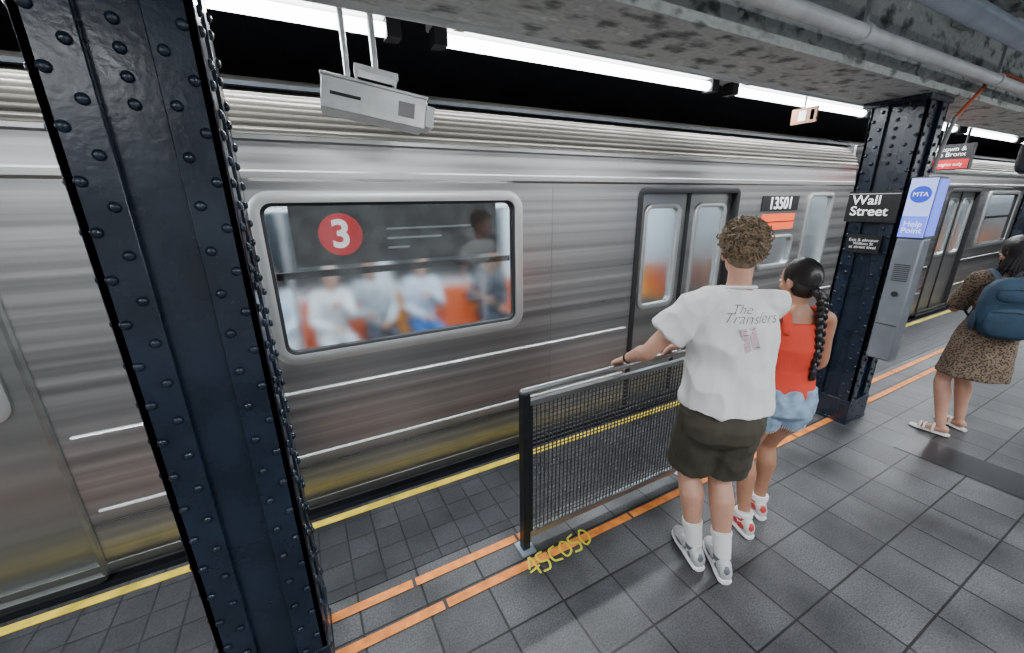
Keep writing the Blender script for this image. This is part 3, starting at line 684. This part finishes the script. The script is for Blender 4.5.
F_,L_,hF,hL,hU,hd,body=I
B=MB();ch=V((2.27,1.085,1.345))
for sd in(1,-1):
    B.tube([ch+L_*.085*sd-F_*.072-UP*.085,ch+L_*.085*sd-F_*.052-UP*.01,ch+L_*.085*sd+UP*.020,ch+L_*.085*sd+F_*.052-UP*.02,ch+L_*.08*sd+F_*.082-UP*.10],[.024,.019,.016,.019,.024],redm,10,5,True)
B.obj('shoulder_straps',root)
B=MB()
for i in(0,1):
    hp,kn=J[i][3],J[i][4];dd=(kn-hp).normalized();e1=hp.lerp(kn,.36);a=dd.orthogonal().normalized();bb=dd.cross(a)
    for j in range(60):
        t=2*math.pi*j/60;p=e1+(a*math.cos(t)+bb*math.sin(t))*.098;B.cyl(p-dd*.006,p+dd*random.uniform(.006,.016),.0018,whitem,4)
B.obj('frayed_hem',root)
def strand_hair(B,hd,hF,hL,hU,s,target,m,nn=90,rad=.0065):
    B.ell(hd+hU*.024*s-hF*.010*s,hL*.078*s,hF*.096*s,hU*.099*s,m,22,16);B.ell(hd-hF*.03*s-hU*.02*s,hL*.070*s,hF*.068*s,hU*.078*s,m,18,12)
    for i in range(nn):
        t=math.pi*(i+.5)/nn
        for lay in(0,1):
            d0=(hL*math.cos(t)*.85+hU*(math.sin(t)*.85+.05)+hF*(.62*math.sin(t)+.1-lay*.5)).normalized();d1=target.normalized();P=[]
            for q in range(8):
                u=q/7;d=d0.slerp(d1,u*.97);rr_=1.03+.012*math.sin(i*2.4+q)
                P.append(hd+hU*.022*s-hF*.010*s+hL*d.dot(hL)*.078*s*rr_+hF*d.dot(hF)*.097*s*rr_+hU*d.dot(hU)*.099*s*rr_)
            B.tube(P,[rad*.6]+[rad]*6+[rad*.8],m,5,1,False)
B=MB();strand_hair(B,hd,hF,hL,hU,.95,(-hF*.9-hU*.45),hairk)
top_b=hd-hF*.095-hU*.045;path=[top_b,top_b-hF*.02-UP*.03+V((.015,-.01,0)),V((2.285,.980,1.34)),V((2.27,.958,1.20)),V((2.27,.958,1.07))]
def pth(t):
    t*=len(path)-1;i=min(int(t),len(path)-2);return path[i].lerp(path[i+1],t-i)
for k3 in range(3):
    P=[];n=46
    for i in range(n):
        t=i/(n-1);ph=i*.62+k3*2*math.pi/3;A_=.017*(1-.35*t);P.append(pth(t)+V((.86,-.5,0))*A_*math.sin(ph)-Fw*.008*math.sin(2*ph))
    B.tube(P,[.016-.006*i/(n-1) for i in range(n)],hairk,8,2)
B.tube([path[-1],path[-1]-UP*.05],[.012,.018],hairk,8,3);B.cyl(path[-1]+UP*.005,path[-1]-UP*.015,.014,M('hair_tie',(.05,.05,.08),.6),12)
B.obj('braided_hair',root)

# --- woman with backpack
Fb=nrm((.90,.42,0));Lb=V((-Fb.y,Fb.x,0))
leo=ramp_mat('leopard_print',[(.0,(.02,.014,.01)),(.30,(.03,.02,.014)),(.40,(.08,.052,.033)),(.58,(.18,.13,.088))],75,.85,bump=0,tex='vor')
dr=[(-.74,.215,.18,1,0),(-.45,.200,.165),(-.2,.188,.145),(.0,.175,.125),(.2,.150,.108),(.38,.132,.098),(.65,.150,.112),(.85,.148,.096),(.97,.105,.075),(1.05,.060,.055)]
CH=V((4.78,.89,1.33))
lw=CH+Fb*.24+Lb*.10-UP*.20;rw=CH+Fb*.27-Lb*.05-UP*.24
root,J,I=person('woman',Fb,(4.72,.89,.87),CH,(4.82,.90,1.50),.155,.08,[(lw,Fb*.5-Lb*.7+UP*.25,UP*.8+Fb*.1-Lb*.2,Fb+UP*.3),(rw,Fb*.55+Lb*.6+UP*.2,UP*.8,Fb+UP*.2)],
  [(4.54,.93,.085),(4.80,.89,.085)],[(-.05,1),(.45,.85)],skin1,hairk,female=True,k=.96,top=(leo,dr,.95,.064,.006),curl=[(35,45,35),(35,45,35)],arm=(.29,.25),leg=(.42,.41),hF=(.45,.85,-.3),epole=[tuple(Lb*.35-UP*1.),tuple(-Lb*.35-UP*1.)],kneepole=(.3,.9,0))
F_,L_,hF,hL,hU,hd,body=I
B=MB();sdl=M('sandal_white',(.70,.67,.63),.5)
for i in(0,1):
    A=J[i][5];td=J[i][6];sd=V((-td.y,td.x,0));o=V((A.x,A.y,0))
    B.loft([(o-td*.07+UP*.012,sd*.02,UP*.011),(o-td*.05+UP*.012,sd*.036,UP*.012),(o+td*.05+UP*.011,sd*.037,UP*.011),(o+td*.12+UP*.011,sd*.045,UP*.011),(o+td*.165+UP*.011,sd*.035,UP*.010),(o+td*.18+UP*.011,sd*.015,UP*.008)],sdl,18)
    for t in(.085,.11,.03):
        hh=.062 if t>.05 else .085
        B.tube([o+td*t*1.0-sd*.043+UP*.02,o+td*t-sd*.03+UP*hh*.85,o+td*t+UP*hh,o+td*t+sd*.03+UP*hh*.85,o+td*t+sd*.043+UP*.02],.008,sdl,8,3)
B.obj('sandals',root)
B=MB()
B.ell(hd+hU*.024-hF*.012,hL*.080,hF*.097,hU*.100,hairk,22,16)
for i in range(120):
    t=math.pi*(.02+.96*i/119);d1=(hL*math.cos(t)*.95-hF*math.sin(t)*.95).normalized()
    d0=(hU+hL*math.cos(t)*.12+hF*(.55-.5*math.sin(t))).normalized();P=[]
    for q in range(5):
        d=d0.slerp(d1,q/4);rr_=1.04+.02*math.sin(i*1.7+q);P.append(hd+hU*.02-hF*.01+hL*d.dot(hL)*.080*rr_+hF*d.dot(hF)*.097*rr_+hU*d.dot(hU)*.100*rr_)
    l=P[-1];w=random.uniform(-.012,.012)
    for q,dz in enumerate((.05,.10,.16,.20+random.uniform(-.03,.03))):
        P.append(l-UP*dz+(l-hd).normalized()*.008*(q+1)*.8+L_*w*q)
    B.tube(P,[.006]*8+[.002],hairk,5,2,False)
B.obj('long_hair',root)
bpm=M('backpack_blue',(.022,.055,.095),.7,bump=.3,bs=200,var=.25,vs=10);bp2=M('backpack_strap',(.02,.04,.07),.7)
B=MB();bc=V((CH.x-.01,CH.y-.015,1.11))-F_*.195
def bl(sc,dp,zc,h,m,off,pw=.55):
    R=[]
    for t in(-1,-.93,-.75,-.3,.2,.6,.85,.96,1):
        q=math.sqrt(max(0,1-abs(t)**4))*.9+.1;R.append((bc-F_*off+UP*(zc+h*t),L_*sc*q,F_*dp*q,pw))
    B.loft(R,m,28)
bl(.172,.09,0,.235,bpm,0);bl(.135,.04,-.09,.115,bpm,.09);bl(.115,.03,.11,.055,bpm,.08)
for z in(-.0,.16,.06):B.tube([bc-F_*(.127 if z<.05 else .105)+L_*a*.12+UP*(z-.01*abs(a)) for a in(-1,-.5,0,.5,1)],.004,bp2,6,3)
for sd in(1,-1):
    B.tube([bc+F_*.06+L_*.085*sd+UP*.19,CH+L_*.10*sd-F_*.02+UP*.035,CH+UP*.0+L_*.115*sd+F_*.085,CH-UP*.16+L_*.125*sd+F_*.125,CH-UP*.30+L_*.165*sd+F_*.03,bc+F_*.05+L_*.12*sd-UP*.15],.018,bp2,8,5,True,.45,tuple(F_))
    B.ell(bc+L_*.175*sd-UP*.11,L_*.02,F_*.05,UP*.08,bp2)
B.tube([bc+UP*.22-L_*.03,bc+UP*.265-L_*.02,bc+UP*.265+L_*.02,bc+UP*.22+L_*.03],.007,bp2,8,4)
B.obj('backpack',root)

# --- seated passengers
def passenger(x,topc,botc,sk,lean=0,hair=(.02,.015,.012),az=0,hz=1.235,arms=0,hd_turn=0):
    F=V((math.sin(az),-math.cos(az),0));L=V((-F.y,F.x,0));hm=M('hair_passenger',hair,.5);tm=M('passenger_top',topc,.8,var=.25,vs=9);bm_=M('passenger_trousers',botc,.8);y=T+2.13
    c=V((x,y,0))
    rg=[(-.1,.17,.13),(.1,.175,.135),(.5,.175,.125),(.85,.18,.115),(1.0,.13,.09),(1.06,.07,.065)]
    bg=[(-.18,.15,.13),(0,.175,.14),(.12,.165,.125)]
    wl=[c+F*.33+L*.05+UP*.68,c+F*.33-L*.05+UP*.68]
    if arms==1:wl[0]=c+F*.30+L*.02+UP*.95
    if arms==2:wl[1]=c+F*.26-L*.16+UP*.78
    root,J,I=person('seated_passenger',F,(x,y,.56),(x+lean,y+.0,hz-.205),(x+lean*1.2,y-.05,hz),.165,.09,[(wl[0],F*.8-L*.6,-UP,F*.5-L*.2+UP*.3),(wl[1],F*.8+L*.6,-UP,F*.5+L*.2+UP*.3)],
      [c+F*.50+L*(-.11)*-1+UP*.09,c+F*.50-L*.11+UP*.09],[tuple(F+L*.15)[:2],tuple(F-L*.15)[:2]],sk,hm,k=.93,top=(tm,rg,2,.062,.006),bot=(bm_,bg,2,.09),vox=.009,kneepole=tuple(F*.5+UP),shoes=(rubber,whitem,.27),curl=[(25,30,20)]*2,
      hF=(F.x+hd_turn,F.y,-.25),drop=.03)
    F_,L_,hF,hL,hU,hd,body=I
    B=MB();B.ell(hd+hU*.034-hF*.018,hL*.079,hF*.088,hU*.092,hm,18,12);B.ell(hd-hF*.045-hU*.03,hL*.07,hF*.05,hU*.08,hm,14,9);B.obj('hair',root)
passenger(-.30,(.60,.70,.80),(.7,.72,.75),skin2,az=-.15,hd_turn=.3)
passenger(.20,(.88,.90,.92),(.75,.78,.8),skin1,.05,(.3,.25,.2),az=.2,hz=1.20,arms=1)
passenger(.72,(.50,.54,.58),(.05,.05,.07),skin2,-.04,hz=1.26,arms=2,hd_turn=-.4)
passenger(1.22,(.62,.68,.78),(.04,.16,.45),skin1,.02,hz=1.24,arms=1,hd_turn=.2)
passenger(2.12,(.07,.08,.10),(.04,.05,.07),skin2,.03,arms=2)
passenger(4.3,(.3,.4,.5),(.04,.05,.07),skin1)
passenger(10.2,(.5,.3,.2),(.04,.05,.07),skin1)

# ---------------------------------------------------------------- world + camera
w=bpy.data.worlds.new('World');scene.world=w;w.use_nodes=True;w.node_tree.nodes['Background'].inputs[0].default_value=(.5,.55,.6,1);w.node_tree.nodes['Background'].inputs[1].default_value=.05
f=399.
Xc=V((793,-136,f)).normalized();Yc=V((-221,-121.7,f));Yc=(Yc-Xc*Yc.dot(Xc)).normalized();Zd=Xc.cross(Yc)
if Zd.y<0:Zd=-Zd
Zu=-Zd
right=V((Xc.x,Yc.x,Zu.x));upv=-V((Xc.y,Yc.y,Zu.y));fw=V((Xc.z,Yc.z,Zu.z))
cam=bpy.data.cameras.new('camera');cam.lens=f/1024*36;cam.sensor_width=36;cam.clip_start=.05
co=bpy.data.objects.new('camera',cam);scene.collection.objects.link(co);bk=-fw
co.matrix_world=Matrix(((right.x,upv.x,bk.x,0),(right.y,upv.y,bk.y,0),(right.z,upv.z,bk.z,H),(0,0,0,1)))
scene.camera=co
